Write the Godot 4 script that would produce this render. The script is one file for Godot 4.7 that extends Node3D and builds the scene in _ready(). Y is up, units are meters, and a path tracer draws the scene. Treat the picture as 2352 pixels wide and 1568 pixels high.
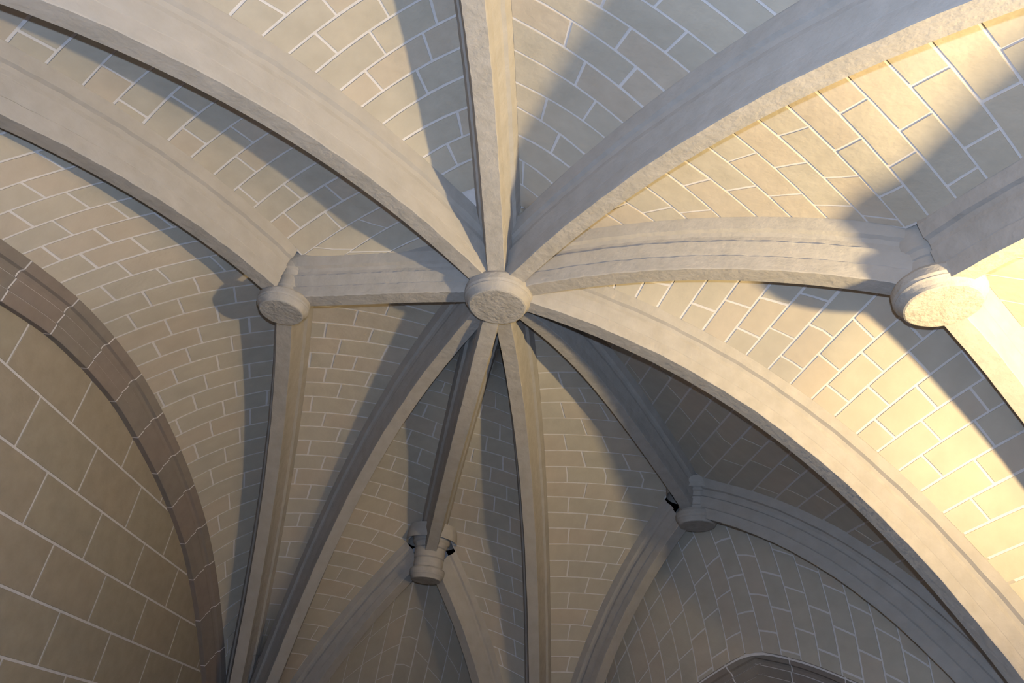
extends Node3D
# A ribbed stone vault seen from the floor: ten ribs meet in a central boss, an uplighter on the
# right-hand wall and the camera's flash light it. Plan units (UNIT metres each) have their origin at the lens.

const UNIT := 3.0
const EYE := 1.6
const FLOOR := -0.533            # the floor in plan units below the lens
const HALF := 0.0526             # half the width of a rib where the web starts
const SOFFIT := 0.0205           # half the width of its underside
const CLEAR := 0.05             # the web edges keep this far from a boss
const JOINT := 0.0056            # width of a mortar joint, metres / UNIT

const MID := Vector3(-.0458, 1, -1.337)
var spring := {2: Vector3(-1.47, -.5271, .1792), 4: Vector3(-1.0011, -.5271, -3.3697), 6: Vector3(.288, -.5271, -3.3101), 8: Vector3(1.3766, -.5271, -1.4965), 10: Vector3(1.0132, -.5271, .3946)}
var knot := {3: Vector3(-.589, 1.0006, -1.4462), 5: Vector3(-.2349, .7248, -2.682), 7: Vector3(.6851, .8616, -2.3047), 9: Vector3(.7612, .8263, -.9686), 1: Vector3(-.1344, 1.0658, -.5203)}
var wall := {}                   # key > [origin, direction along the wall, outward normal, length]
var ribs := {}                   # key > [curve, depth]
var rng := RandomNumberGenerator.new()
var mats := {}
var taken := {}

# ---------------------------------------------------------------- names and tags
func numbered(called: String) -> String:
	var n: int = taken.get(called, 0)
	taken[called] = n + 1
	return called if n == 0 else "%s_%03d" % [called, n]

func tag(o: Node, label: String, category: String, group := "", kind := "") -> void:
	o.set_meta("label", label)
	o.set_meta("category", category)
	if group != "": o.set_meta("group", group)
	if kind != "": o.set_meta("kind", kind)

func thing(called: String, where: Vector3) -> Node3D:
	var o := Node3D.new()
	o.name = numbered(called)
	o.position = where
	add_child(o, true)
	return o

# ---------------------------------------------------------------- meshes
class Shape:
	var v := PackedVector3Array()
	var n := PackedVector3Array()
	func tri(a: Vector3, b: Vector3, c: Vector3, na: Vector3, nb: Vector3, nc: Vector3) -> void:
		if (b - a).cross(c - a).dot(na + nb + nc) > 0.0:      # front faces run clockwise
			v.append_array([a, c, b]); n.append_array([na, nc, nb])
		else:
			v.append_array([a, b, c]); n.append_array([na, nb, nc])
	func quad(a: Vector3, b: Vector3, c: Vector3, d: Vector3, na: Vector3, nb: Vector3, nc: Vector3, nd: Vector3) -> void:
		tri(a, b, c, na, nb, nc); tri(a, c, d, na, nc, nd)
	func flat(a: Vector3, b: Vector3, c: Vector3, d: Vector3, out: Vector3) -> void:
		var m := (c - a).cross(d - b)
		if m.length() < 1e-12: return
		m = m.normalized()
		if m.dot(out) < 0.0: m = -m
		quad(a, b, c, d, m, m, m, m)
	func mesh(origin := Vector3.ZERO) -> ArrayMesh:
		var arr := []
		arr.resize(Mesh.ARRAY_MAX)
		var w := PackedVector3Array()
		w.resize(v.size())
		for i in v.size(): w[i] = v[i] - origin
		arr[Mesh.ARRAY_VERTEX] = w
		arr[Mesh.ARRAY_NORMAL] = n
		var m := ArrayMesh.new()
		m.add_surface_from_arrays(Mesh.PRIMITIVE_TRIANGLES, arr)
		return m

func put(called: String, s: Shape, m: Material, parent: Node = null, origin := Vector3.ZERO) -> MeshInstance3D:
	var o := MeshInstance3D.new()
	o.mesh = s.mesh(origin)
	o.material_override = m
	if parent == null:
		o.name = numbered(called)
		o.position = origin
		add_child(o, true)
	else:
		o.name = called
		o.position = origin - (parent as Node3D).position
		parent.add_child(o, true)
	o.cast_shadow = GeometryInstance3D.SHADOW_CASTING_SETTING_ON
	return o

func metres(p: Vector3) -> Vector3:
	return Vector3(p.x * UNIT, p.y * UNIT + EYE, p.z * UNIT)

# ---------------------------------------------------------------- materials
func plaster(base: Color, fine: float, relief: float, stain: float, seed_: int) -> StandardMaterial3D:
	var m := StandardMaterial3D.new()
	m.albedo_color = base
	m.roughness = 0.92
	m.metallic_specular = 0.25
	m.uv1_triplanar = true
	m.uv1_world_triplanar = true
	m.uv1_scale = Vector3.ONE * fine
	var f := FastNoiseLite.new()
	f.noise_type = FastNoiseLite.TYPE_SIMPLEX_SMOOTH
	f.seed = seed_
	f.frequency = 0.012
	f.fractal_octaves = 5
	f.fractal_gain = 0.55
	var ramp := Gradient.new()
	ramp.set_color(0, Color(1.0 - stain, 1.0 - stain, 1.0 - stain * 1.1))
	ramp.set_color(1, Color(1, 1, 1))
	var t := NoiseTexture2D.new()
	t.width = 512; t.height = 512; t.seamless = true
	t.noise = f
	t.color_ramp = ramp
	m.albedo_texture = t
	if relief > 0.0:
		var g := FastNoiseLite.new()
		g.noise_type = FastNoiseLite.TYPE_SIMPLEX_SMOOTH
		g.seed = seed_ + 7
		g.frequency = 0.03
		g.fractal_octaves = 5
		g.fractal_gain = 0.6
		var h := NoiseTexture2D.new()
		h.width = 512; h.height = 512; h.seamless = true
		h.as_normal_map = true
		h.bump_strength = relief
		h.noise = g
		m.normal_enabled = true
		m.normal_texture = h
		m.normal_scale = 0.6
	return m

# ---------------------------------------------------------------- curves
func lift(a: Vector3, b: Vector3) -> Vector3:
	var e := (b - a).normalized()
	return (Vector3.UP - e * e.y).normalized()

func arc(a: Vector3, b: Vector3, sag: float, lean: float, steps: int) -> PackedVector3Array:
	# a circular arc in the vertical plane through a and b; lean bends it a little off the circle
	var c := (b - a).length()
	var e1 := (b - a) / c
	var e2 := lift(a, b)
	var s := sag * c
	var r := (c * c / 4.0 + s * s) / (2.0 * s)
	var half := asin(clampf(c / 2.0 / r, -1.0, 1.0))
	var out := PackedVector3Array()
	for i in steps + 1:
		var th := (2.0 * i / steps - 1.0) * half
		var x := r * sin(th) + c / 2.0
		var y := r * cos(th) - (r - s) + sin(TAU * clampf(x / c, 0.0, 1.0)) * lean * c
		out.append(a + e1 * x + e2 * y)
	return out

func left_face(z: float) -> float:
	return -1.02 - 0.017455 * (z + 3.37)

func clip(c: PackedVector3Array) -> PackedVector3Array:
	# a rib ends where it dies into the floor or the left wall
	var out := PackedVector3Array([c[0]])
	for i in range(1, c.size()):
		var a := c[i - 1]
		var b := c[i]
		var f := 1.0
		if b.y < FLOOR: f = minf(f, (a.y - FLOOR) / (a.y - b.y))
		var da := a.x - left_face(a.z)
		var db := b.x - left_face(b.z)
		if db < 0.0: f = minf(f, da / (da - db))
		out.append(a.lerp(b, f))
		if f < 1.0: break
	return out

func tangents(c: PackedVector3Array) -> PackedVector3Array:
	var t := PackedVector3Array()
	for i in c.size():
		t.append((c[mini(i + 1, c.size() - 1)] - c[maxi(i - 1, 0)]).normalized())
	return t

func sideways(c: PackedVector3Array) -> Vector3:
	return (c[-1] - c[0]).cross(Vector3.UP).normalized()

func half_way(k: String) -> Vector3:
	var c: PackedVector3Array = ribs[k][0]
	return c[c.size() / 2]

func rib_edge(k: String, toward: Vector3) -> PackedVector3Array:
	# where the web on the side of «toward» meets the rib
	var c: PackedVector3Array = ribs[k][0]
	var t := tangents(c)
	var lat := sideways(c)
	var s := signf((toward - half_way(k)).dot(lat))
	var out := PackedVector3Array()
	for i in c.size(): out.append(c[i] + lat.cross(t[i]) * float(ribs[k][1]) + lat * s * HALF)
	return out

func drawn_out(e: PackedVector3Array) -> PackedVector3Array:
	var out := PackedVector3Array([e[0] + (e[0] - e[1]).normalized() * 0.12])
	out.append_array(e)
	return out

func fork(a0: String, b0: String, toward: Vector3, from_boss := false) -> PackedVector3Array:
	# the edge of rib a0 in to a boss and the edge of rib b0 out of it again, cut where they cross in plan;
	# a0 runs towards the boss, or from it if from_boss
	var e := rib_edge(a0, toward)
	if not from_boss: e.reverse()
	var a := drawn_out(e)
	var b := drawn_out(rib_edge(b0, toward))
	for i in a.size() - 1:
		for j in b.size() - 1:
			var p := Vector2(a[i].x, a[i].z)
			var r := Vector2(a[i + 1].x, a[i + 1].z) - p
			var q := Vector2(b[j].x, b[j].z)
			var s := Vector2(b[j + 1].x, b[j + 1].z) - q
			var d := r.cross(s)
			if absf(d) < 1e-12: continue
			var u := (q - p).cross(s) / d
			var w := (q - p).cross(r) / d
			if u < 0.0 or u > 1.0 or w < 0.0 or w > 1.0: continue
			var out := a.slice(i + 1)
			out.reverse()
			out.append((a[i].lerp(a[i + 1], u) + b[j].lerp(b[j + 1], w)) / 2.0)
			out.append_array(b.slice(j + 1))
			return out
	var whole := a.slice(1)
	whole.reverse()
	whole.append_array(b.slice(1))
	return whole

func resample(c: PackedVector3Array, n: int) -> PackedVector3Array:
	var d := PackedFloat32Array([0.0])
	for i in range(1, c.size()): d.append(d[-1] + (c[i] - c[i - 1]).length())
	var out := PackedVector3Array()
	var j := 0
	for i in n:
		var s := d[-1] * i / (n - 1)
		while j < c.size() - 2 and d[j + 1] < s: j += 1
		out.append(c[j].lerp(c[j + 1], clampf((s - d[j]) / maxf(d[j + 1] - d[j], 1e-9), 0.0, 1.0)))
	return out

func calm(c: PackedVector3Array) -> PackedVector3Array:
	# evens out the heights where two edges meet
	var out := PackedVector3Array()
	for i in c.size():
		var k := mini(4, mini(i, c.size() - 1 - i))
		var y := 0.0
		for j in range(i - k, i + k + 1): y += c[j].y
		out.append(Vector3(c[i].x, y / (2 * k + 1), c[i].z))
	return out

func along(c: PackedVector3Array, s: float) -> Vector3:
	var x := clampf(s, 0.0, 1.0) * (c.size() - 1)
	var i := mini(int(x), c.size() - 2)
	return c[i].lerp(c[i + 1], x - i)

# ---------------------------------------------------------------- the walls' arches
func plane(a: Vector3, b: Vector3, off: float) -> Array:
	var t := Vector3(b.x - a.x, 0, b.z - a.z)
	var l := t.length()
	t /= l
	var n := t.cross(Vector3.UP)
	if n.dot(a - MID) < 0.0: n = -n
	return [Vector3(a.x, 0, a.z) + n * off, t, n, l]

func spline(p: Array, each: int) -> PackedVector2Array:
	var out := PackedVector2Array()
	for i in p.size() - 1:
		var p0: Vector2 = p[maxi(i - 1, 0)]
		var p1: Vector2 = p[i]
		var p2: Vector2 = p[i + 1]
		var p3: Vector2 = p[mini(i + 2, p.size() - 1)]
		for j in each: out.append(p1.cubic_interpolate(p2, p0, p3, float(j) / each))
	out.append(p[-1])
	return out

func on_wall(k: String, q: Vector2, proud: float) -> Vector3:
	return (wall[k][0] as Vector3) + (wall[k][1] as Vector3) * q.x + Vector3.UP * q.y - (wall[k][2] as Vector3) * proud

func arch_line(halves: Array, inward: float) -> PackedVector2Array:
	# the outer line of an arch, or a line that much nearer its centre; the halves meet at the crown
	var out := PackedVector2Array()
	var crown: float = halves[0][-1].x
	for h in 2:
		var c := spline(halves[h], 8)
		for i in c.size():
			var t := (c[mini(i + 1, c.size() - 1)] - c[maxi(i - 1, 0)]).normalized()
			var q := c[i] + Vector2(t.y, -t.x) * inward
			if inward > 0.0 and (q.x > crown) == (h == 0) and absf(q.x - crown) > 1e-6: continue
			if h == 1 and i == 0 and inward == 0.0: continue
			out.append(q)
	return out

# the moulding of a rib from the middle of its underside to the web: (sideways, up), both 0..1; doubled corners stay sharp
var moulding: Array[Vector2] = [Vector2(0, 0), Vector2(.375, 0), Vector2(.398, .02), Vector2(.50, .262), Vector2(.435, .285), Vector2(.46, .30), Vector2(.645, .552), Vector2(.555, .58), Vector2(.575, .60), Vector2(.60, .675), Vector2(.675, .745), Vector2(.83, .78), Vector2(1.0, 1.0), Vector2(1.03, 1.3)]

func sweep(s: Shape, curve: PackedVector3Array, side: PackedVector3Array, up: PackedVector3Array, section: Array[Vector2], wide: float, deep: float, wobble := 0.0) -> void:
	# carry an open section along a curve; every facet is flat across and smooth along
	var pts: Array[PackedVector3Array] = []
	for i in curve.size():
		var row := PackedVector3Array()
		for q in section:
			var w := wobble * (sin(i * 1.7 + q.y * 9.0) + sin(i * 0.63 + q.x * 5.0 + 1.3)) * 0.5
			row.append(metres(curve[i] + side[i] * (q.x * wide + w * signf(q.x)) + up[i] * (q.y * deep + w)))
		pts.append(row)
	for j in section.size() - 1:
		var e := section[j + 1] - section[j]
		var nn := PackedVector3Array()
		for i in curve.size():
			nn.append((side[i] * (e.y * deep) - up[i] * (e.x * wide)).normalized())
		for i in curve.size() - 1:
			s.quad(pts[i][j], pts[i][j + 1], pts[i + 1][j + 1], pts[i + 1][j], nn[i], nn[i], nn[i + 1], nn[i + 1])

func full_section() -> Array[Vector2]:
	var out: Array[Vector2] = []
	for i in range(moulding.size() - 1, 0, -1): out.append(Vector2(-moulding[i].x, moulding[i].y))
	for i in range(1, moulding.size()): out.append(moulding[i])
	return out

func rib(k: String, label: String, group: String, a: Vector3, b: Vector3, sag: float, lean: float, deep: float, from: float, to := 0.0) -> void:
	# «from» and «to» leave the bosses at its ends free
	var c := clip(arc(a, b, sag, lean, 48))
	ribs[k] = [c, deep]
	var inner := PackedVector3Array()
	for q in c:
		if Vector2(q.x - a.x, q.z - a.z).length() >= from and Vector2(q.x - b.x, q.z - b.z).length() >= to: inner.append(q)
	var fine := resample(inner, 97)
	var t := tangents(fine)
	var lat := sideways(c)
	var side := PackedVector3Array()
	var up := PackedVector3Array()
	for i in fine.size():
		side.append(lat)
		up.append(lat.cross(t[i]))
	var s := Shape.new()
	sweep(s, fine, side, up, full_section(), HALF, deep, 0.0007)
	var o := put("vault_rib", s, mats.rib, null, metres(fine[48]))
	tag(o, label, "rib", group)

# ---------------------------------------------------------------- the webs between the ribs
func course_point(A: PackedVector3Array, B: PackedVector3Array, a: float, b: float, bulge: float, t: float) -> Array:
	var p := along(A, a)
	var q := along(B, b)
	var ch := q - p
	var tg := along(A, a + .02) - along(A, a - .02) + along(B, b + .02) - along(B, b - .02)
	var n := ch.cross(tg)
	n = n.normalized() if n.length() > 1e-9 else Vector3.UP
	var c := (p + q) / 2.0
	if n.dot(Vector3.UP * .7 + Vector3(c.x - MID.x, 0, c.z - MID.z) * .5) < 0.0: n = -n
	var l := ch.length()
	# the surface, and the direction away from the room
	var slope := 4.0 * (1.0 - 2.0 * t) * bulge
	var out := (n - ch / maxf(l, 1e-9) * slope).normalized()
	return [p + ch * t + n * (4.0 * t * (1.0 - t) * bulge * l), out]

func web(label: String, A0: PackedVector3Array, B0: PackedVector3Array, bulge: float, rows: Array) -> void:
	# rows: each joint between two courses as [place on A, place on B, upright joints of the course that follows ...]
	var A := calm(resample(A0, 160))
	var B := calm(resample(B0, 160))
	var table: Array[Vector2] = [Vector2.ZERO]
	var uprights: Array = [[]]
	for r in rows:
		table.append(Vector2(maxf(r[0], 0.004), maxf(r[1], 0.004)))
		uprights.append(r.slice(2))
	var step := Vector2(rows[-1][0] - rows[0][0], rows[-1][1] - rows[0][1]) / (rows.size() - 1) if rows.size() > 1 else Vector2(.05, .05)
	var built := table.size() - 1
	while table[-1].x + step.x < 1.0 and table[-1].y + step.y < 1.0:
		table.append(table[-1] + step)
		uprights.append([0.3 + 0.35 * (table.size() % 2)])
	table.append(Vector2.ONE)
	uprights.append([])
	built = mini(built + 3, table.size() - 1) if rows.size() > 2 else 0
	# the mortar bed: a shell with thickness that fills the whole web
	var s := Shape.new()
	var across := 14
	var grid: Array = []
	for r in table.size():
		var parts := 1 if r == 0 else 2
		for h in parts:
			var ab: Vector2 = table[r] if h == parts - 1 else (table[r - 1] + table[r]) / 2.0
			var line: Array = []
			for i in across + 1:
				line.append(course_point(A, B, ab.x, ab.y, bulge, -0.015 + 1.03 * i / across))
			grid.append(line)
	for r in grid.size() - 1:
		for i in across:
			var p00: Array = grid[r][i]
			var p01: Array = grid[r][i + 1]
			var p11: Array = grid[r + 1][i + 1]
			var p10: Array = grid[r + 1][i]
			var c := []
			for q in [p00, p01, p11, p10]: c.append(metres(q[0]) + (q[1] as Vector3) * 0.004)
			s.quad(c[0], c[1], c[2], c[3], -p00[1], -p01[1], -p11[1], -p10[1])
			var d := []
			for q in [p00, p01, p11, p10]: d.append(metres(q[0]) + (q[1] as Vector3) * 0.18)
			s.quad(d[0], d[1], d[2], d[3], p00[1], p01[1], p11[1], p10[1])
	var origin := metres(course_point(A, B, .4, .4, bulge, .5)[0])
	var bed := put("ceiling", s, mats.mortar, null, origin)
	tag(bed, label, "vault panel", "", "structure")
	# the stones, one by one
	for r in built:
		var lo := table[r]
		var hi := table[r + 1]
		var cuts: Array = [0.0]
		cuts.append_array(uprights[r])
		cuts.append(1.0)
		for i in cuts.size() - 1:
			if cuts[i + 1] - cuts[i] < 0.03: continue
			stone(bed, A, B, bulge, lo, hi, cuts[i], cuts[i + 1], i == 0, i == cuts.size() - 2)

func stone(parent: Node3D, A: PackedVector3Array, B: PackedVector3Array, bulge: float, lo: Vector2, hi: Vector2, t0: float, t1: float, first: bool, last: bool) -> void:
	var c: Vector3 = course_point(A, B, (lo.x + hi.x) / 2, (lo.y + hi.y) / 2, bulge, (t0 + t1) / 2)[0]
	var long: float = (along(A, (lo.x + hi.x) / 2) - along(B, (lo.y + hi.y) / 2)).length()
	if long < 0.02: return
	var j := JOINT * rng.randf_range(0.42, 0.62)          # half a joint
	if not first: t0 += j / long
	if not last: t1 -= j / long
	var n := clampi(int(ceil((t1 - t0) * long / 0.075)), 1, 5)
	var face: Array = []                                  # three rows of [point, outward]
	for side in 3:
		var line: Array = []
		for i in n + 1:
			var t := lerpf(t0, t1, float(i) / n)
			var p: Array = course_point(A, B, lo.x, lo.y, bulge, t)
			var q: Array = course_point(A, B, hi.x, hi.y, bulge, t)
			var gap: float = (q[0] - p[0]).length()
			var f: float = [minf(j / maxf(gap, 1e-6), 0.4), 0.5, 1.0 - minf(j / maxf(gap, 1e-6), 0.4)][side]
			var ab := lo.lerp(hi, f)
			line.append(course_point(A, B, ab.x, ab.y, bulge, t))
		face.append(line)
	var s := Shape.new()
	var proud := rng.randf_range(0.0, 0.0015)
	var mid := metres(c)
	for r in 2:
		for i in n:
			var q := [face[r][i], face[r][i + 1], face[r + 1][i + 1], face[r + 1][i]]
			var f := []
			for k in 4: f.append(metres(q[k][0]) - (q[k][1] as Vector3) * proud)
			s.quad(f[0], f[1], f[2], f[3], -q[0][1], -q[1][1], -q[2][1], -q[3][1])
	var rim: Array = []
	for i in n + 1: rim.append(face[0][i])
	rim.append(face[1][n])
	for i in range(n, -1, -1): rim.append(face[2][i])
	rim.append(face[1][0])
	for i in rim.size():
		var a: Array = rim[i]
		var b: Array = rim[(i + 1) % rim.size()]
		var a0 := metres(a[0]) - (a[1] as Vector3) * proud
		var b0 := metres(b[0]) - (b[1] as Vector3) * proud
		s.flat(a0, b0, b0 + (b[1] as Vector3) * 0.012, a0 + (a[1] as Vector3) * 0.012, (a0 + b0) / 2 - mid)
	put("stone", s, mats.stones[rng.randi() % mats.stones.size()], parent, mid)

# ---------------------------------------------------------------- bosses
func boss(label: String, group: String, at: Vector3, face: float, r: float, stem: float, top: float) -> void:
	# a turned keystone: a broad disc under a moulded stem that rises between the ribs; heights and radii in plan units
	var o := thing("vault_boss", metres(Vector3(at.x, face, at.z)))
	tag(o, label, "boss", group)
	var disc: Array[Vector2] = [Vector2(0, 0), Vector2(.80, 0), Vector2(.84, .02), Vector2(.87, .10), Vector2(.93, .20), Vector2(.97, .24), Vector2(.965, .27), Vector2(1.0, .33), Vector2(1.0, .52), Vector2(.96, .60), Vector2(.80, .66)]
	turned(o, "disc", disc, r, r, mats.boss)
	var h := top - face
	var s := stem / r
	var shaft: Array[Vector2] = [Vector2(.80, .66 * r / h), Vector2(s, .8 * r / h), Vector2(s, .42), Vector2(s * .95, .43), Vector2(s * 1.03, .45), Vector2(s * 1.05, .64), Vector2(s * .99, .655), Vector2(s * 1.07, .67), Vector2(s * 1.15, .76), Vector2(s * 1.28, .79), Vector2(s * 1.36, 1.0), Vector2(s * 1.4, 1.12)]
	if stem > 0.052: shaft.append_array([Vector2(s * 1.75, .80), Vector2(s * 1.75, 1.1)])     # the steep ribs of these two leave gaps round the stem: a collar above them
	turned(o, "stem", shaft, r, h, mats.rib)

func turned(o: Node3D, called: String, section: Array[Vector2], wide: float, deep: float, m: Material) -> void:
	var s := Shape.new()
	var around := 56
	for j in section.size() - 1:
		var e := section[j + 1] - section[j]
		var nr := Vector2(e.y * deep, -e.x * wide).normalized()
		for i in around:
			var q := []
			var nn := []
			for k in [[i, j], [i, j + 1], [i + 1, j + 1], [i + 1, j]]:
				var an: float = TAU * k[0] / around
				var p := section[k[1]]
				var w := 1.0 + 0.008 * sin(an * 5.0 + p.y * 3.0) + 0.005 * sin(an * 13.0)
				q.append(o.position + Vector3(cos(an) * p.x * wide * w, p.y * deep, sin(an) * p.x * wide * w) * UNIT)
				nn.append(Vector3(cos(an) * nr.x, nr.y, sin(an) * nr.x))
			s.quad(q[0], q[1], q[2], q[3], nn[0], nn[1], nn[2], nn[3])
	put(called, s, m, o, o.position)

# ---------------------------------------------------------------- arches on the walls, built of single blocks
func wall_arch(k: String, label: String, halves: Array, joints: Array, deep: float) -> void:
	var outer := arch_line(halves, 0.0)
	var o := thing("wall_arch", metres(on_wall(k, halves[0][-1], 0.0)))
	tag(o, label, "arch", "moulded arches along the walls")
	var nrm: Vector3 = wall[k][2]
	var wide := 0.05
	# every block is a stretch between two joints, each end cut square to the arch
	var lens := PackedFloat32Array([0.0])
	for i in range(1, outer.size()): lens.append(lens[-1] + (outer[i] - outer[i - 1]).length())
	var stops: Array = []
	for x in joints:
		for i in outer.size() - 1:
			if (outer[i].x - x) * (outer[i + 1].x - x) <= 0.0:
				stops.append(lerpf(lens[i], lens[i + 1], (x - outer[i].x) / (outer[i + 1].x - outer[i].x)))
				break
	var all: Array = [0.0]
	var pitch: float = (stops[-1] - stops[0]) / (stops.size() - 1)
	var lead: Array = []
	var d: float = stops[0] - pitch
	while d > pitch * 0.4:
		lead.push_front(d)
		d -= pitch
	all.append_array(lead)
	all.append_array(stops)
	d = stops[-1] + pitch
	while d < lens[-1] - pitch * 0.4:
		all.append(d)
		d += pitch
	all.append(lens[-1])
	var crown := lens[spline(halves[0], 8).size() - 1]
	var pointed: bool = absf((halves[0][-1] - halves[0][-2]).normalized().cross((halves[1][1] - halves[1][0]).normalized())) > 0.3
	for i in all.size() - 1:
		var s := Shape.new()
		var g := JOINT * 0.5
		arch_piece(s, k, outer, lens, all[i] + g, all[i + 1] - g, wide, deep, nrm, 0.0, crown if pointed else -1.0)
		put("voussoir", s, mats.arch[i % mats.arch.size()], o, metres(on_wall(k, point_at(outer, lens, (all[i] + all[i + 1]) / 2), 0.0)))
	var core := Shape.new()
	arch_piece(core, k, outer, lens, 0.0, lens[-1], wide, deep, nrm, 0.0011, crown if pointed else -1.0)
	put("mortar_joint", core, mats.mortar, o, o.position)

func point_at(c: PackedVector2Array, lens: PackedFloat32Array, d: float) -> Vector2:
	var i := clampi(lens.bsearch(d) - 1, 0, c.size() - 2)
	return c[i].lerp(c[i + 1], clampf((d - lens[i]) / maxf(lens[i + 1] - lens[i], 1e-9), 0.0, 1.0))

func arch_piece(s: Shape, k: String, outer: PackedVector2Array, lens: PackedFloat32Array, d0: float, d1: float, wide: float, deep: float, nrm: Vector3, sink: float, crown: float) -> void:
	var steps := maxi(int((d1 - d0) / 0.04), 2)
	var stations: Array = []
	for i in steps + 1: stations.append(lerpf(d0, d1, float(i) / steps))
	if crown > d0 and crown < d1:
		stations.append(crown - 1e-4); stations.append(crown); stations.append(crown + 1e-4)
		stations.sort()
	var rows: Array = []
	var ups: Array = []
	var last := moulding.size() - 1
	for d in stations:
		var p := point_at(outer, lens, d)
		var a := point_at(outer, lens, d - .015)
		var b := point_at(outer, lens, d + .015)
		if crown > 0.0 and absf(d - crown) > 5e-5 and absf(d - crown) < .015:
			if d < crown: b = point_at(outer, lens, crown)
			else: a = point_at(outer, lens, crown)
		var t := (b - a).normalized()
		var n2 := Vector2(-t.y, t.x)
		if crown > 0.0 and absf(d - crown) < 5e-5: n2 = Vector2(0, 1) / maxf(cos(0.42), .5)
		var w: Vector3 = wall[k][1]
		ups.append((w * n2.x + Vector3.UP * n2.y))
		var row := []
		for j in last:
			var q := moulding[j]
			row.append(metres(on_wall(k, p + n2 * ((q.y - 1.0) * deep + sink), q.x * wide - sink)))
		rows.append(row)
	for j in last - 1:
		var e := moulding[j + 1] - moulding[j]
		for i in stations.size() - 1:
			if stations[i + 1] - stations[i] < 1e-6: continue
			var n0: Vector3 = (-nrm * (e.y * deep) - ups[i].normalized() * (e.x * wide)).normalized()
			var n1: Vector3 = (-nrm * (e.y * deep) - ups[i + 1].normalized() * (e.x * wide)).normalized()
			s.quad(rows[i][j], rows[i][j + 1], rows[i + 1][j + 1], rows[i + 1][j], n0, n0, n1, n1)
	for end in [0, rows.size() - 1]:
		var row: Array = rows[end]
		var p := point_at(outer, lens, stations[end])
		var back := metres(on_wall(k, p, 0.0))
		var out := metres(on_wall(k, point_at(outer, lens, d0 if end == 0 else d1), 0.0)) - metres(on_wall(k, point_at(outer, lens, (d0 + d1) / 2), 0.0))
		for j in last - 1:
			var m: Vector3 = (row[j + 1] - row[j]).cross(back - row[j])
			if m.length() < 1e-12: continue
			m = m.normalized()
			if m.dot(out) < 0.0: m = -m
			s.tri(row[j], row[j + 1], back, m, m, m)

# ---------------------------------------------------------------- walls and floor
func slab(called: String, label: String, k: String, x0: float, x1: float, y0: float, y1: float, m: Material) -> MeshInstance3D:
	# a wall with thickness; its front face is the plane of wall k
	var s := Shape.new()
	var n: Vector3 = wall[k][2]
	var c := []
	for q in [[x0, y0], [x1, y0], [x1, y1], [x0, y1]]:
		c.append(metres(on_wall(k, Vector2(q[0], q[1]), 0.0)))
	var t := n * 0.4
	s.flat(c[0], c[1], c[2], c[3], -n)
	s.flat(c[0] + t, c[1] + t, c[2] + t, c[3] + t, n)
	var mid: Vector3 = (c[0] + c[2] + t) / 2
	for i in 4:
		var a: Vector3 = c[i]
		var b: Vector3 = c[(i + 1) % 4]
		s.flat(a, b, b + t, a + t, (a + b + t) / 2 - mid)
	var o := put(called, s, m, null, mid)
	tag(o, label, "wall", "", "structure")
	return o

func ashlar(bed: Node3D, k: String, x0: float, x1: float, y_top: float, high: float, rows: int, long: float, start: float, hidden: PackedVector2Array) -> void:
	for r in rows:
		var hi := y_top - high * r
		var lo := hi - high
		var x := start + (long / 2.0 if r % 2 == 1 else 0.0)
		while x - long > x0: x -= long
		while x < x1:
			var a := maxf(x, x0)
			var b := minf(x + long, x1)
			x += long
			var shows := false
			for q in [Vector2(a, lo), Vector2((a + b) / 2, lo), Vector2(b, lo), Vector2((a + b) / 2, hi)]:
				if Geometry2D.is_point_in_polygon(q, hidden): shows = true
			if not shows: continue                    # wholly above the arch: nothing of it shows
			var g := JOINT * 0.55
			var s := Shape.new()
			var f := []
			for q in [[a + g, lo + g], [b - g, lo + g], [b - g, hi - g], [a + g, hi - g]]: f.append(metres(on_wall(k, Vector2(q[0], q[1]), 0.0012)))
			var n: Vector3 = wall[k][2]
			var e := 0.003
			var mid: Vector3 = (f[0] + f[2]) / 2
			var top := []
			for p in f: top.append(p + (mid - p).normalized() * e * 1.4 - n * e * 0.5)
			s.flat(top[0], top[1], top[2], top[3], -n)
			for i in 4: 
				s.flat(f[i], f[(i + 1) % 4], top[(i + 1) % 4], top[i], -n + (f[i] + f[(i + 1) % 4]) / 2 - mid)
				s.flat(f[i], f[(i + 1) % 4], f[(i + 1) % 4] + n * .008, f[i] + n * .008, (f[i] + f[(i + 1) % 4]) / 2 - mid)
			put("stone", s, mats.ashlar[rng.randi() % mats.ashlar.size()], bed, mid)

func v2(list: Array) -> Array:
	var out := []
	for i in range(0, list.size(), 2): out.append(Vector2(list[i], list[i + 1]))
	return out

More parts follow.
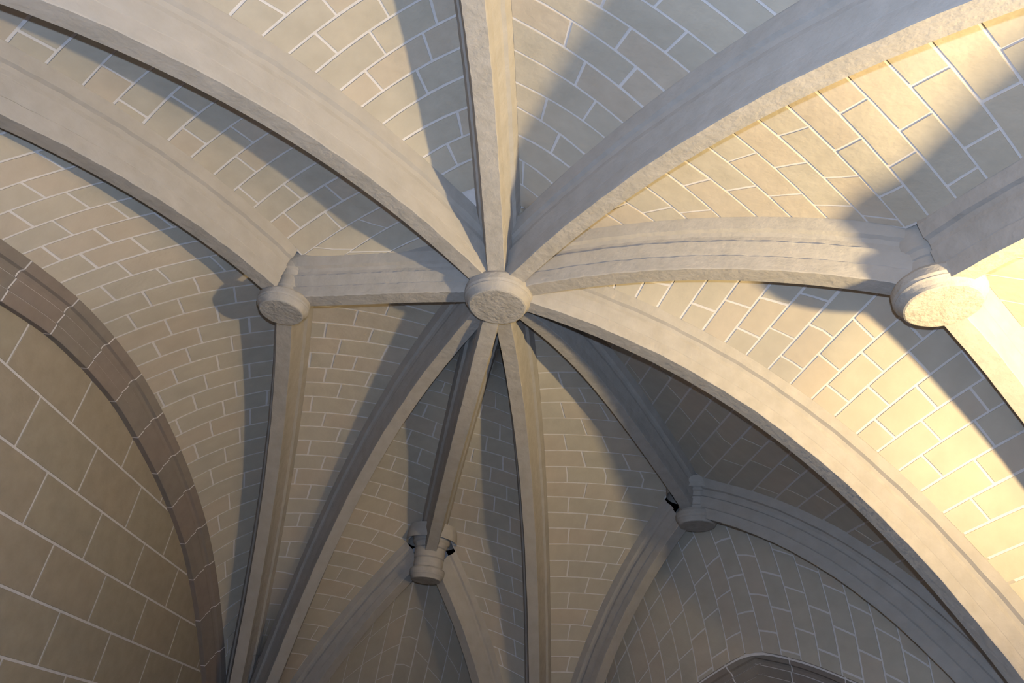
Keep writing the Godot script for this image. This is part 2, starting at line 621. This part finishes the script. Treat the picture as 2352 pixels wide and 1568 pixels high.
# ---------------------------------------------------------------- the uplighter
func flood(at: Vector3) -> void:
	# a wall uplighter aimed at the vault: a black trough with a glowing glass on top and two arms to the wall;
	# its lamp, as large as the glass, sits just above it
	var p := metres(at)
	var o := thing("uplighter", p - Vector3(0, .02, 0))
	tag(o, "black wall uplighter with a warm glowing glass, out of view beyond the right edge", "lamp")
	var black := StandardMaterial3D.new()
	black.albedo_color = Color(0.06, 0.06, 0.06)
	black.roughness = 0.5
	var c := o.position
	var rim := []
	var base := []
	var lens := []
	for q in [[-1, -1], [1, -1], [1, 1], [-1, 1]]:
		rim.append(c + Vector3(q[0] * .155, .012, q[1] * .155))
		base.append(c + Vector3(q[0] * .10, -.12, q[1] * .10))
		lens.append(c + Vector3(q[0] * .14, 0, q[1] * .14))
	var body := Shape.new()
	for i in 4:
		var k := (i + 1) % 4
		body.flat(rim[i], rim[k], base[k], base[i], (rim[i] + rim[k]) / 2 - c)
		body.flat(rim[i], rim[k], lens[k], lens[i], Vector3.UP)
	body.flat(base[0], base[1], base[2], base[3], Vector3.DOWN)
	put("body", body, black, o, c)
	var glass := Shape.new()
	glass.flat(lens[0], lens[1], lens[2], lens[3], Vector3.UP)
	var glow := StandardMaterial3D.new()
	glow.albedo_color = Color(1, .85, .6)
	glow.emission_enabled = true
	glow.emission = Color(1.0, 0.895, 0.65)
	glow.emission_energy_multiplier = 3.0
	put("glass", glass, glow, o, c)
	var arm := Shape.new()
	var foot := metres(on_wall_right(at)) - Vector3(0, .1, 0)
	for s in [-.07, .07]:
		var q := Vector3(0, 0, s)
		var from := c + Vector3(0, -.1, 0) + q
		var to := foot + q
		for w in [Vector3(0, .012, 0), Vector3(0, 0, .012)]:
			arm.flat(from - w, from + w, to + w, to - w, Vector3(w.y, w.x, w.x))
	put("bracket", arm, black, o, c)
	var l := AreaLight3D.new()
	l.name = "uplighter_lamp"
	l.position = p + Vector3(0, .004, 0)
	l.basis = Basis(Vector3.RIGHT, PI / 2.0)          # shines straight up
	l.area_size = Vector2(.26, .26)
	l.area_normalize_energy = true
	l.light_color = Color(1.0, 0.895, 0.65)
	l.light_energy = 76.0
	l.area_range = 40.0
	l.area_attenuation = 2.0
	l.shadow_enabled = true
	add_child(l)

func on_wall_right(at: Vector3) -> Vector3:
	var w := plane(spring[8], spring[10], .14)
	return at + (w[2] as Vector3) * ((w[0] as Vector3) - at).dot(w[2])

# ---------------------------------------------------------------- the scene
func _ready() -> void:
	rng.seed = 4
	var cam := Camera3D.new()
	cam.name = "camera"
	cam.fov = rad_to_deg(2.0 * atan(784.0 / 1577.76))
	cam.near = 0.05
	cam.basis = Basis(Vector3.RIGHT, deg_to_rad(33.28)) * Basis(Vector3.BACK, deg_to_rad(5.67))
	cam.position = Vector3(0, EYE, 0)
	add_child(cam)
	cam.current = true
	var we := WorldEnvironment.new()
	we.name = "world_environment"
	var env := Environment.new()
	env.background_mode = Environment.BG_COLOR
	env.background_color = Color(0, 0, 0)
	env.tonemap_mode = Environment.TONE_MAPPER_LINEAR
	env.tonemap_exposure = 1.0
	env.sdfgi_enabled = true
	env.ssao_enabled = true
	env.ssil_enabled = true
	we.environment = env
	add_child(we)
	# the camera's flash: above the lens and a little to its right
	var flash := OmniLight3D.new()
	flash.name = "camera_flash"
	flash.position = cam.position + cam.basis * Vector3(0.06, 0.2, 0.02)
	flash.light_color = Color(0.76, 0.868, 1.0)
	flash.light_energy = 15.5
	flash.light_size = 0.025
	flash.omni_range = 40.0
	flash.omni_attenuation = 2.0
	flash.shadow_enabled = true
	add_child(flash)
	# the uplighter on the right-hand wall
	flood(Vector3(1.195, .225, -.37))

	# plaster, stone and mortar
	mats.rib = plaster(Color(0.612, 0.586, 0.572), 0.9, 3.0, 0.10, 11)
	mats.boss = plaster(Color(0.612, 0.586, 0.572), 1.2, 5.0, 0.12, 23)
	mats.stones = [plaster(Color(0.665, 0.627, 0.582), 0.8, 1.6, 0.07, 31), plaster(Color(0.656, 0.622, 0.582), 0.7, 1.6, 0.08, 41), plaster(Color(0.670, 0.623, 0.577), 0.75, 1.6, 0.07, 51)]
	mats.mortar = plaster(Color(0.77, 0.745, 0.75), 2.0, 1.5, 0.08, 61)
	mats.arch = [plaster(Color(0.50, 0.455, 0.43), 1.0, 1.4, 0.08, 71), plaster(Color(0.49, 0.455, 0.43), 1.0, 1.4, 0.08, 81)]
	mats.ashlar = [plaster(Color(0.585, 0.54, 0.485), 0.8, 1.4, 0.08, 91), plaster(Color(0.58, 0.54, 0.485), 0.8, 1.4, 0.08, 101)]
	mats.floor = plaster(Color(0.36, 0.33, 0.30), 0.6, 2.0, 0.25, 111)

	wall.left = [Vector3(-1.0788, 0, 0), Vector3(.0175, 0, -.9998), Vector3(-.9998, 0, -.0175), 3.5]
	wall.end = plane(spring[4], spring[6], .06)
	wall.slant = plane(spring[6], spring[8], .06)
	wall.right = plane(spring[8], spring[10], .14)
	wall.back = plane(spring[10], spring[2], .06)

	# ribs: the five main ribs and the ridge ribs leave the central boss, pairs of side ribs leave the small bosses
	var g1 := "main ribs from the central boss to the wall corners"
	var g2 := "ridge ribs between the central boss and the small bosses"
	var g3 := "side ribs from the small bosses to the wall corners"
	rib("m2", "pale main rib sweeping from the central boss to the upper left corner", g1, MID, spring[2], .2066, .0098, .1225, .055)
	rib("m4", "main rib with dark shaded flank dropping from the central boss to the lower left", g1, MID, spring[4], .1484, .0156, .1176, .055)
	rib("m6", "main rib dropping almost straight down from the central boss to the bottom edge", g1, MID, spring[6], .1798, .0032, .1309, .055)
	rib("m8", "brightly lit main rib sweeping from the central boss to the lower right corner", g1, MID, spring[8], .1675, .0096, .1007, .03)
	rib("m10", "main rib with blue-grey shaded flank rising from the central boss to the upper right corner", g1, MID, spring[10], .2, .0023, .1149, .055)
	rib("l3", "short level rib joining the central boss to the small boss on its left", g2, MID, knot[3], .0071, .0036, .1046, .055, .004)
	rib("l5", "narrow rib running down from the central boss to the lowest small boss", g2, MID, knot[5], .0231, -.0069, .115, .055, .004)
	rib("l7", "warm lit rib curving from the central boss down to the small boss at lower right", g2, MID, knot[7], .0644, .0097, .1034, .055, .004)
	rib("l9", "long level moulded rib joining the central boss to the bright boss at the right edge", g2, MID, knot[9], .0656, -.0008, .1152, .055, .004)
	rib("l1", "rib rising straight up from the central boss to the top edge", g2, MID, knot[1], .0677, -.0062, .099, .055, .004)
	rib("t32", "broad rib arching from the left small boss up to the left edge", g3, knot[3], spring[2], .192, .0023, .117, .004)
	rib("t34", "slim upright rib dropping from the left small boss to the lower left corner", g3, knot[3], spring[4], .142, .0074, .1158, .004)
	rib("t54", "dark rib running from the lowest small boss down to the left", g3, knot[5], spring[4], .0731, .0026, .1053, .004)
	rib("t56", "dark rib running from the lowest small boss down to the right", g3, knot[5], spring[6], .0552, .0121, .0964, .004)
	rib("t76", "dark rib running from the lower right small boss down to the left", g3, knot[7], spring[6], .1073, .0057, .1082, .004)
	rib("t78", "blue-grey shaded rib arching from the lower right small boss to the bottom right corner", g3, knot[7], spring[8], .1296, .0089, .126, .004)
	rib("t98", "overexposed cream rib falling from the bright right boss along the right edge", g3, knot[9], spring[8] + Vector3(.06, 0, .08), .2031, .0023, .1112, .004)
	rib("t910", "grey moulded rib rising from the bright right boss to the right edge", g3, knot[9], spring[10], .1696, -.0008, .1133, .004)
	rib("t12", "side rib out of view above the top edge, to the left", g3, knot[1], spring[2], .17, 0.0, .1128, .004)
	rib("t110", "side rib out of view above the top edge, to the right", g3, knot[1], spring[10], .17, 0.0, .1128, .004)

	var g4 := "small bosses where the side ribs meet"
	boss("large round central boss where ten ribs meet", "", MID + Vector3(.002, 0, 0), .9695, .083, .05, MID.y + .1)
	boss("small round boss left of the centre, its shadow on the vault beside it", g4, knot[3], .9656, .0655, .039, knot[3].y + .11)
	boss("lowest and dimmest small round boss, straight below the centre", g4, knot[5], .6458, .0665, .056, knot[5].y + .1)
	boss("small round boss at lower right between a lit and a blue-grey rib", g4, knot[7] + Vector3(.017, 0, 0), .826, .072, .057, knot[7].y + .1)
	boss("brightest small boss at the right edge with a rough cream face", g4, knot[9] + Vector3(.014, 0, 0), .803, .078, .046, knot[9].y + .11)
	boss("boss out of view above the top edge", g4, knot[1], knot[1].y - .03, .068, .041, knot[1].y + .11)

	# wall arches
	var arch_left := [v2([.56, .62, .72, .70, .88, .765, 1.04, .812, 1.191, .847, 1.348, .874, 1.51, .882]), v2([1.51, .882, 1.691, .874, 1.875, .843, 2.05, .804, 2.225, .752, 2.40, .686, 2.57, .598, 2.73, .498, 2.88, .39, 2.98, .31, 3.11, .17, 3.22, -.04, 3.28, -.28, 3.3, -.53])]
	var arch_end := [v2([.04, -.53, .06, -.3, .12, -.1, .24, .08, .42, .24, .64, .36]), v2([.64, .36, .86, .24, 1.05, .08, 1.17, -.1, 1.23, -.3, 1.25, -.53])]
	var arch_slant := [v2([.05, -.53, .08, -.35, .17, -.15, .32, .03, .5, .17, .7, .29, .867, .369, 1.0, .42, 1.115, .456]), v2([1.115, .456, 1.294, .409, 1.466, .338, 1.61, .265, 1.77, .15, 1.91, 0, 2.01, -.18, 2.06, -.36, 2.07, -.53])]
	var arch_right := [v2([.05, -.53, .08, -.3, .2, -.05, .4, .2, .65, .42, .97, .6]), v2([.97, .6, 1.27, .42, 1.52, .2, 1.72, -.05, 1.84, -.3, 1.88, -.53])]
	var arch_back := [v2([.05, -.53, .1, -.2, .3, .15, .6, .45, .9, .62, 1.2, .7]), v2([1.2, .7, 1.5, .62, 1.8, .45, 2.1, .15, 2.3, -.2, 2.35, -.53])]
	var edge := {}
	for e in [["left", arch_left], ["end", arch_end], ["slant", arch_slant], ["right", arch_right], ["back", arch_back]]:
		var line := PackedVector3Array()
		for q in arch_line(e[1], 0.0): line.append(on_wall(e[0], q, .05))
		edge[e[0]] = line
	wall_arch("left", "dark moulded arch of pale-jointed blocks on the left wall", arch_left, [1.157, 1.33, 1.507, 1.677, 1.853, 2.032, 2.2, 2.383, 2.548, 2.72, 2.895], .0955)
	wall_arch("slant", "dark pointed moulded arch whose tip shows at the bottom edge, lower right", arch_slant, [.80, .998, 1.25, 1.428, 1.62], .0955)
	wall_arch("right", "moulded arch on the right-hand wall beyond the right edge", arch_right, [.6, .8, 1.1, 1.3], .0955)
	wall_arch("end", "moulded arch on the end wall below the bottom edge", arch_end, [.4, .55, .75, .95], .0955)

	# webs
	web("vault panel between the upper left main rib and the rib that rises to the top edge", rib_edge("m2", half_way("l1")), fork("l1", "t12", half_way("m2")), .06, [[0.096, 0.082], [0.130, 0.114], [0.168, 0.150, 0.52], [0.202, 0.179, 0.85], [0.236, 0.208], [0.268, 0.241, 0.57], [0.300, 0.270, 0.23, 0.73], [0.331, 0.301, 0.42, 0.85], [0.364, 0.330, 0.18, 0.57], [0.398, 0.357, 0.33], [0.429, 0.388, 0.15], [0.465, 0.434], [0.499, 0.466]])
	web("vault panel right of the rib that rises to the top edge, mostly in blue-grey shadow", rib_edge("m10", half_way("l1")), fork("l1", "t110", half_way("m10")), .05, [[0.044, 0.041], [0.064, 0.060], [0.080, 0.079, 0.88], [0.098, 0.098], [0.119, 0.116, 0.4], [0.136, 0.136, 0.67], [0.157, 0.153, 0.27], [0.175, 0.174, 0.47], [0.194, 0.194, 0.2, 0.63], [0.213, 0.213, 0.35], [0.234, 0.228, 0.15, 0.52], [0.254, 0.246, 0.32], [0.275, 0.268], [0.294, 0.287]])
	web("vault panel under the upper left main rib, above the left small boss", rib_edge("m2", half_way("l3")), fork("l3", "t32", half_way("m2")), .06, [[0.061, 0.136], [0.096, 0.180, 0.95], [0.137, 0.250, 0.48, 0.9], [0.170, 0.321, 0.63], [0.203, 0.363, 0.45, 0.87], [0.237, 0.401, 0.68], [0.271, 0.437, 0.95], [0.304, 0.477, 0.75], [0.337, 0.514, 0.55], [0.369, 0.553, 0.82], [0.405, 0.590, 0.62], [0.445, 0.627, 0.93], [0.475, 0.668, 0.72], [0.513, 0.706], [0.546, 0.748, 0.83], [0.585, 0.789], [0.619, 0.832]])
	web("warm bright vault panel above the long level rib on the right", rib_edge("m10", half_way("l9")), fork("l9", "t910", half_way("m10")), .03, [[0.056, 0.059], [0.076, 0.081], [0.099, 0.106, 0.42], [0.118, 0.129, 0.75], [0.141, 0.152, 0.88], [0.161, 0.175, 0.48], [0.178, 0.199, 0.65], [0.198, 0.221, 0.37, 0.77], [0.218, 0.243, 0.52, 0.88], [0.237, 0.266, 0.3, 0.65, 0.95], [0.257, 0.290, 0.48, 0.8], [0.277, 0.309, 0.32, 0.68], [0.295, 0.329, 0.55, 0.92], [0.316, 0.349, 0.38, 0.8], [0.339, 0.369, 0.63], [0.362, 0.388, 0.42], [0.382, 0.410]])
	web("vault panel under the long level rib on the right, half warm light and half grey shadow", rib_edge("m8", half_way("l9")), fork("l9", "t98", half_way("m8")), .03, [[0.087, 0.081], [0.112, 0.108], [0.136, 0.140, 0.38], [0.160, 0.167, 0.57], [0.186, 0.195, 0.23], [0.211, 0.221, 0.38], [0.236, 0.246, 0.17, 0.5], [0.260, 0.273, 0.28, 0.62], [0.285, 0.296, 0.13, 0.42], [0.310, 0.326, 0.28, 0.6], [0.334, 0.353, 0.15, 0.48, 0.82], [0.360, 0.380, 0.33, 0.7], [0.385, 0.407, 0.18, 0.57, 0.97], [0.409, 0.436, 0.42, 0.85], [0.433, 0.461, 0.23, 0.72], [0.458, 0.488, 0.52], [0.483, 0.515, 0.28, 0.92], [0.506, 0.542, 0.68], [0.532, 0.568, 0.42], [0.556, 0.591], [0.581, 0.618]])
	web("grey shadowed vault panel between the lower right small boss and the bright lower right rib", rib_edge("m8", half_way("l7")), fork("l7", "t78", half_way("m8")), .03, [[0.142, 0.166], [0.166, 0.195, 0.92], [0.189, 0.226, 0.5, 0.97], [0.214, 0.259, 0.62], [0.237, 0.291, 0.35, 0.7], [0.263, 0.325, 0.47, 0.8], [0.287, 0.357, 0.27, 0.55, 0.85], [0.313, 0.392, 0.43, 0.73], [0.337, 0.423, 0.32, 0.63], [0.360, 0.453, 0.52, 0.92], [0.385, 0.480, 0.8], [0.410, 0.505, 0.68], [0.434, 0.533, 1], [0.463, 0.558, 0.85], [0.486, 0.581], [0.510, 0.605], [0.531, 0.628], [0.555, 0.657]])
	web("tall vault panel right of the straight downward rib, crossed by a slanting shadow", rib_edge("m6", half_way("l7")), fork("l7", "t76", half_way("m6")), .03, [[0.126, 0.141], [0.151, 0.167], [0.177, 0.194, 0.35], [0.203, 0.220, 0.58], [0.224, 0.248, 0.25, 0.75], [0.249, 0.279, 0.43], [0.275, 0.311, 0.2, 0.58], [0.301, 0.341, 0.33, 0.7], [0.327, 0.371, 0.17, 0.48, 0.78], [0.352, 0.399, 0.33, 0.67], [0.375, 0.424, 0.2, 0.55], [0.400, 0.447, 0.4, 0.78], [0.425, 0.469, 0.23, 0.65], [0.450, 0.491, 0.5, 0.93], [0.476, 0.516, 0.27, 0.8], [0.501, 0.540, 0.62], [0.526, 0.562, 0.35, 1], [0.550, 0.585, 0.78], [0.573, 0.608, 0.48], [0.597, 0.629], [0.621, 0.651, 0.67], [0.644, 0.672], [0.669, 0.697]])
	web("narrow vault panel left of the straight downward rib, mostly in shadow", rib_edge("m6", half_way("l5")), fork("l5", "t56", half_way("m6")), .03, [[0.116, 0.080], [0.141, 0.106], [0.164, 0.124, 1], [0.189, 0.145], [0.217, 0.172, 0.52], [0.244, 0.199, 0.95], [0.269, 0.224, 0.35], [0.294, 0.255, 0.65], [0.319, 0.284, 0.27, 0.9], [0.343, 0.312, 0.5], [0.367, 0.342, 0.2, 0.73], [0.390, 0.369, 0.4, 0.9], [0.415, 0.401, 0.15, 0.62], [0.440, 0.432, 0.33, 0.78], [0.464, 0.454, 0.13, 0.55], [0.488, 0.478, 0.37, 0.82], [0.511, 0.502, 0.18, 0.67], [0.535, 0.528, 0.45], [0.558, 0.554, 0.22, 0.82], [0.583, 0.577, 0.58], [0.607, 0.602, 0.28], [0.631, 0.626, 0.82], [0.656, 0.651], [0.680, 0.677]])
	web("tall vault panel between the lower left main rib and the lowest small boss", rib_edge("m4", half_way("l5")), fork("l5", "t54", half_way("m4")), .03, [[0.139, 0.103], [0.161, 0.127], [0.179, 0.145], [0.199, 0.165, 0.68], [0.218, 0.184], [0.240, 0.209, 0.43], [0.260, 0.237, 0.83], [0.285, 0.265, 0.33], [0.307, 0.294, 0.68], [0.331, 0.324, 0.27], [0.353, 0.355, 0.57], [0.377, 0.383, 0.22], [0.398, 0.414, 0.47], [0.422, 0.439, 0.22, 0.77], [0.445, 0.462, 0.53], [0.467, 0.484, 0.25, 0.9], [0.489, 0.505, 0.63], [0.511, 0.527, 0.33], [0.532, 0.549, 0.82], [0.555, 0.571, 0.45], [0.577, 0.593], [0.601, 0.617, 0.63], [0.622, 0.639], [0.645, 0.662, 0.97], [0.667, 0.683], [0.689, 0.708]])
	web("vault panel between the left small boss and the lower left main rib", rib_edge("m4", half_way("l3")), fork("l3", "t34", half_way("m4")), .03, [[0.081, 0.148], [0.104, 0.170, 0.38], [0.124, 0.194, 0.62], [0.146, 0.217, 0.43, 0.87], [0.167, 0.238, 0.22, 0.7], [0.192, 0.259, 0.48, 0.73, 0.98], [0.214, 0.280, 0.25, 0.78], [0.237, 0.301, 0.55], [0.261, 0.321, 0.28, 0.88], [0.285, 0.344, 0.65], [0.308, 0.364, 0.33], [0.330, 0.385, 0.77], [0.353, 0.406, 0.42], [0.374, 0.426, 0.92], [0.399, 0.448, 0.52], [0.421, 0.469], [0.442, 0.490, 0.58], [0.463, 0.509], [0.486, 0.530, 0.67], [0.511, 0.551], [0.535, 0.571], [0.557, 0.595], [0.580, 0.616]])
	web("curved vault panel between the left wall arch and the left small boss", edge.left, fork("t32", "t34", knot[3] + wall.left[2] * 3.0, true), .06, [[0.081, 0.135], [0.100, 0.153, 0.62], [0.119, 0.170, 0.37], [0.136, 0.187, 0.17, 0.48], [0.155, 0.204, 0.27, 0.58], [0.172, 0.221, 0.1, 0.38, 0.72], [0.190, 0.236, 0.2, 0.48], [0.209, 0.252, 0.3], [0.226, 0.268, 0.13, 0.43, 0.73], [0.245, 0.285, 0.27, 0.55], [0.263, 0.303, 0.13, 0.42, 0.75], [0.281, 0.320, 0.3, 0.62], [0.300, 0.338, 0.17, 0.47, 0.82], [0.319, 0.356, 0.35, 0.68], [0.337, 0.373, 0.2, 0.55], [0.355, 0.391, 0.03, 0.42, 0.8], [0.374, 0.408, 0.28, 0.67], [0.394, 0.426, 0.07, 0.53, 0.97], [0.413, 0.444, 0.37, 0.8], [0.432, 0.464, 0.15, 0.68], [0.452, 0.482, 0.48], [0.472, 0.500, 0.25], [0.493, 0.520, 0.73], [0.514, 0.538, 0.47], [0.535, 0.557, 0.23], [0.556, 0.577], [0.578, 0.596, 0.55], [0.598, 0.618, 0.28], [0.619, 0.636], [0.640, 0.657], [0.661, 0.675], [0.681, 0.692]])
	web("dim vault panel at the bottom edge under the lowest small boss", edge.end, fork("t54", "t56", knot[5] + wall.end[2] * 3.0, true), .03, [[0.352, 0.344], [0.386, 0.381, 0.33, 0.63], [0.418, 0.430, 0.33, 0.57], [0.456, 0.468, 0.1, 0.32, 0.55], [0.490, 0.499, 0.17, 0.37, 0.58], [0.523, 0.534, 0.3, 0.55], [0.554, 0.567, 0.27, 0.53, 0.78], [0.588, 0.602, 0.52], [0.624, 0.639], [0.657, 0.675]])
	web("dim vault panel with upright courses above the pointed wall arch", edge.slant, fork("t76", "t78", knot[7] + wall.slant[2] * 3.0, true), .06, [[0.263, 0.277, 0.73], [0.287, 0.300, 0.75], [0.323, 0.322, 0.4, 0.75], [0.350, 0.348, 0.43, 0.73], [0.374, 0.371, 0.18, 0.48, 0.75], [0.400, 0.395, 0.23, 0.5, 0.77], [0.425, 0.419, 0.03, 0.28, 0.53, 0.78], [0.450, 0.442, 0.08, 0.33, 0.57, 0.82], [0.475, 0.464, 0.13, 0.38, 0.6], [0.498, 0.485, 0.23, 0.45, 0.68], [0.522, 0.505, 0.12, 0.33, 0.57], [0.545, 0.525, 0.03, 0.27, 0.48], [0.568, 0.547, 0.18, 0.42, 0.65], [0.590, 0.569, 0.1, 0.35, 0.6], [0.613, 0.591, 0.03, 0.28, 0.53], [0.635, 0.613, 0.2, 0.47], [0.658, 0.633, 0.13, 0.4], [0.681, 0.655, 0.35], [0.704, 0.680], [0.728, 0.702]])
	web("overexposed cream vault panel at the right edge beside the bright boss", edge.right, fork("t98", "t910", knot[9] + wall.right[2] * 3.0, true), .04, [[0.371, 0.370], [0.389, 0.389, 0.9], [0.406, 0.407, 0.45], [0.423, 0.426, 0.2], [0.441, 0.445, 0.7], [0.459, 0.464], [0.476, 0.482]])
	web("vault panel above the back wall, out of view", edge.back, fork("t110", "t12", knot[1] + wall.back[2] * 3.0, true), .04, [[.3, .3], [.6, .6]])

	# walls and floor
	var left := slab("wall_left", "left wall of large pale-jointed ashlar blocks under the dark moulded arch", "left", -.6, 3.7, FLOOR, 1.0, mats.mortar)
	var inside := arch_line(arch_left, 0.02)
	inside.append(Vector2(3.6, -.6))
	inside.append(Vector2(.2, -.6))
	ashlar(left, "left", .55, 3.25, .7915, .1265, 8, .2765, 1.2935, inside)
	slab("wall_end", "plain end wall below the bottom edge", "end", -.2, 1.5, FLOOR, .5, mats.ashlar[0])
	slab("wall_slant", "plain wall under the pointed arch", "slant", -.2, 2.3, FLOOR, .6, mats.ashlar[0])
	slab("wall_right", "right-hand wall that carries the uplighter", "right", -.2, 2.2, FLOOR, .75, mats.ashlar[1])
	slab("wall_back", "wall behind the camera", "back", -.2, 2.7, FLOOR, .85, mats.ashlar[1])
	var fl := Shape.new()
	fl.flat(Vector3(-6, 0, 3), Vector3(6, 0, 3), Vector3(6, 0, -12), Vector3(-6, 0, -12), Vector3.UP)
	fl.flat(Vector3(-6, -.2, 3), Vector3(6, -.2, 3), Vector3(6, -.2, -12), Vector3(-6, -.2, -12), Vector3.DOWN)
	for e in [[-6, 3, 6, 3], [6, 3, 6, -12], [6, -12, -6, -12], [-6, -12, -6, 3]]:
		fl.flat(Vector3(e[0], 0, e[1]), Vector3(e[2], 0, e[3]), Vector3(e[2], -.2, e[3]), Vector3(e[0], -.2, e[1]), Vector3((e[0] + e[2]) / 2.0, 0, (e[1] + e[3]) / 2.0 + 4.5))
	var f := put("floor", fl, mats.floor, null, Vector3(0, 0, -4))
	tag(f, "dark stone floor of the chapel, below the view", "floor", "", "structure")
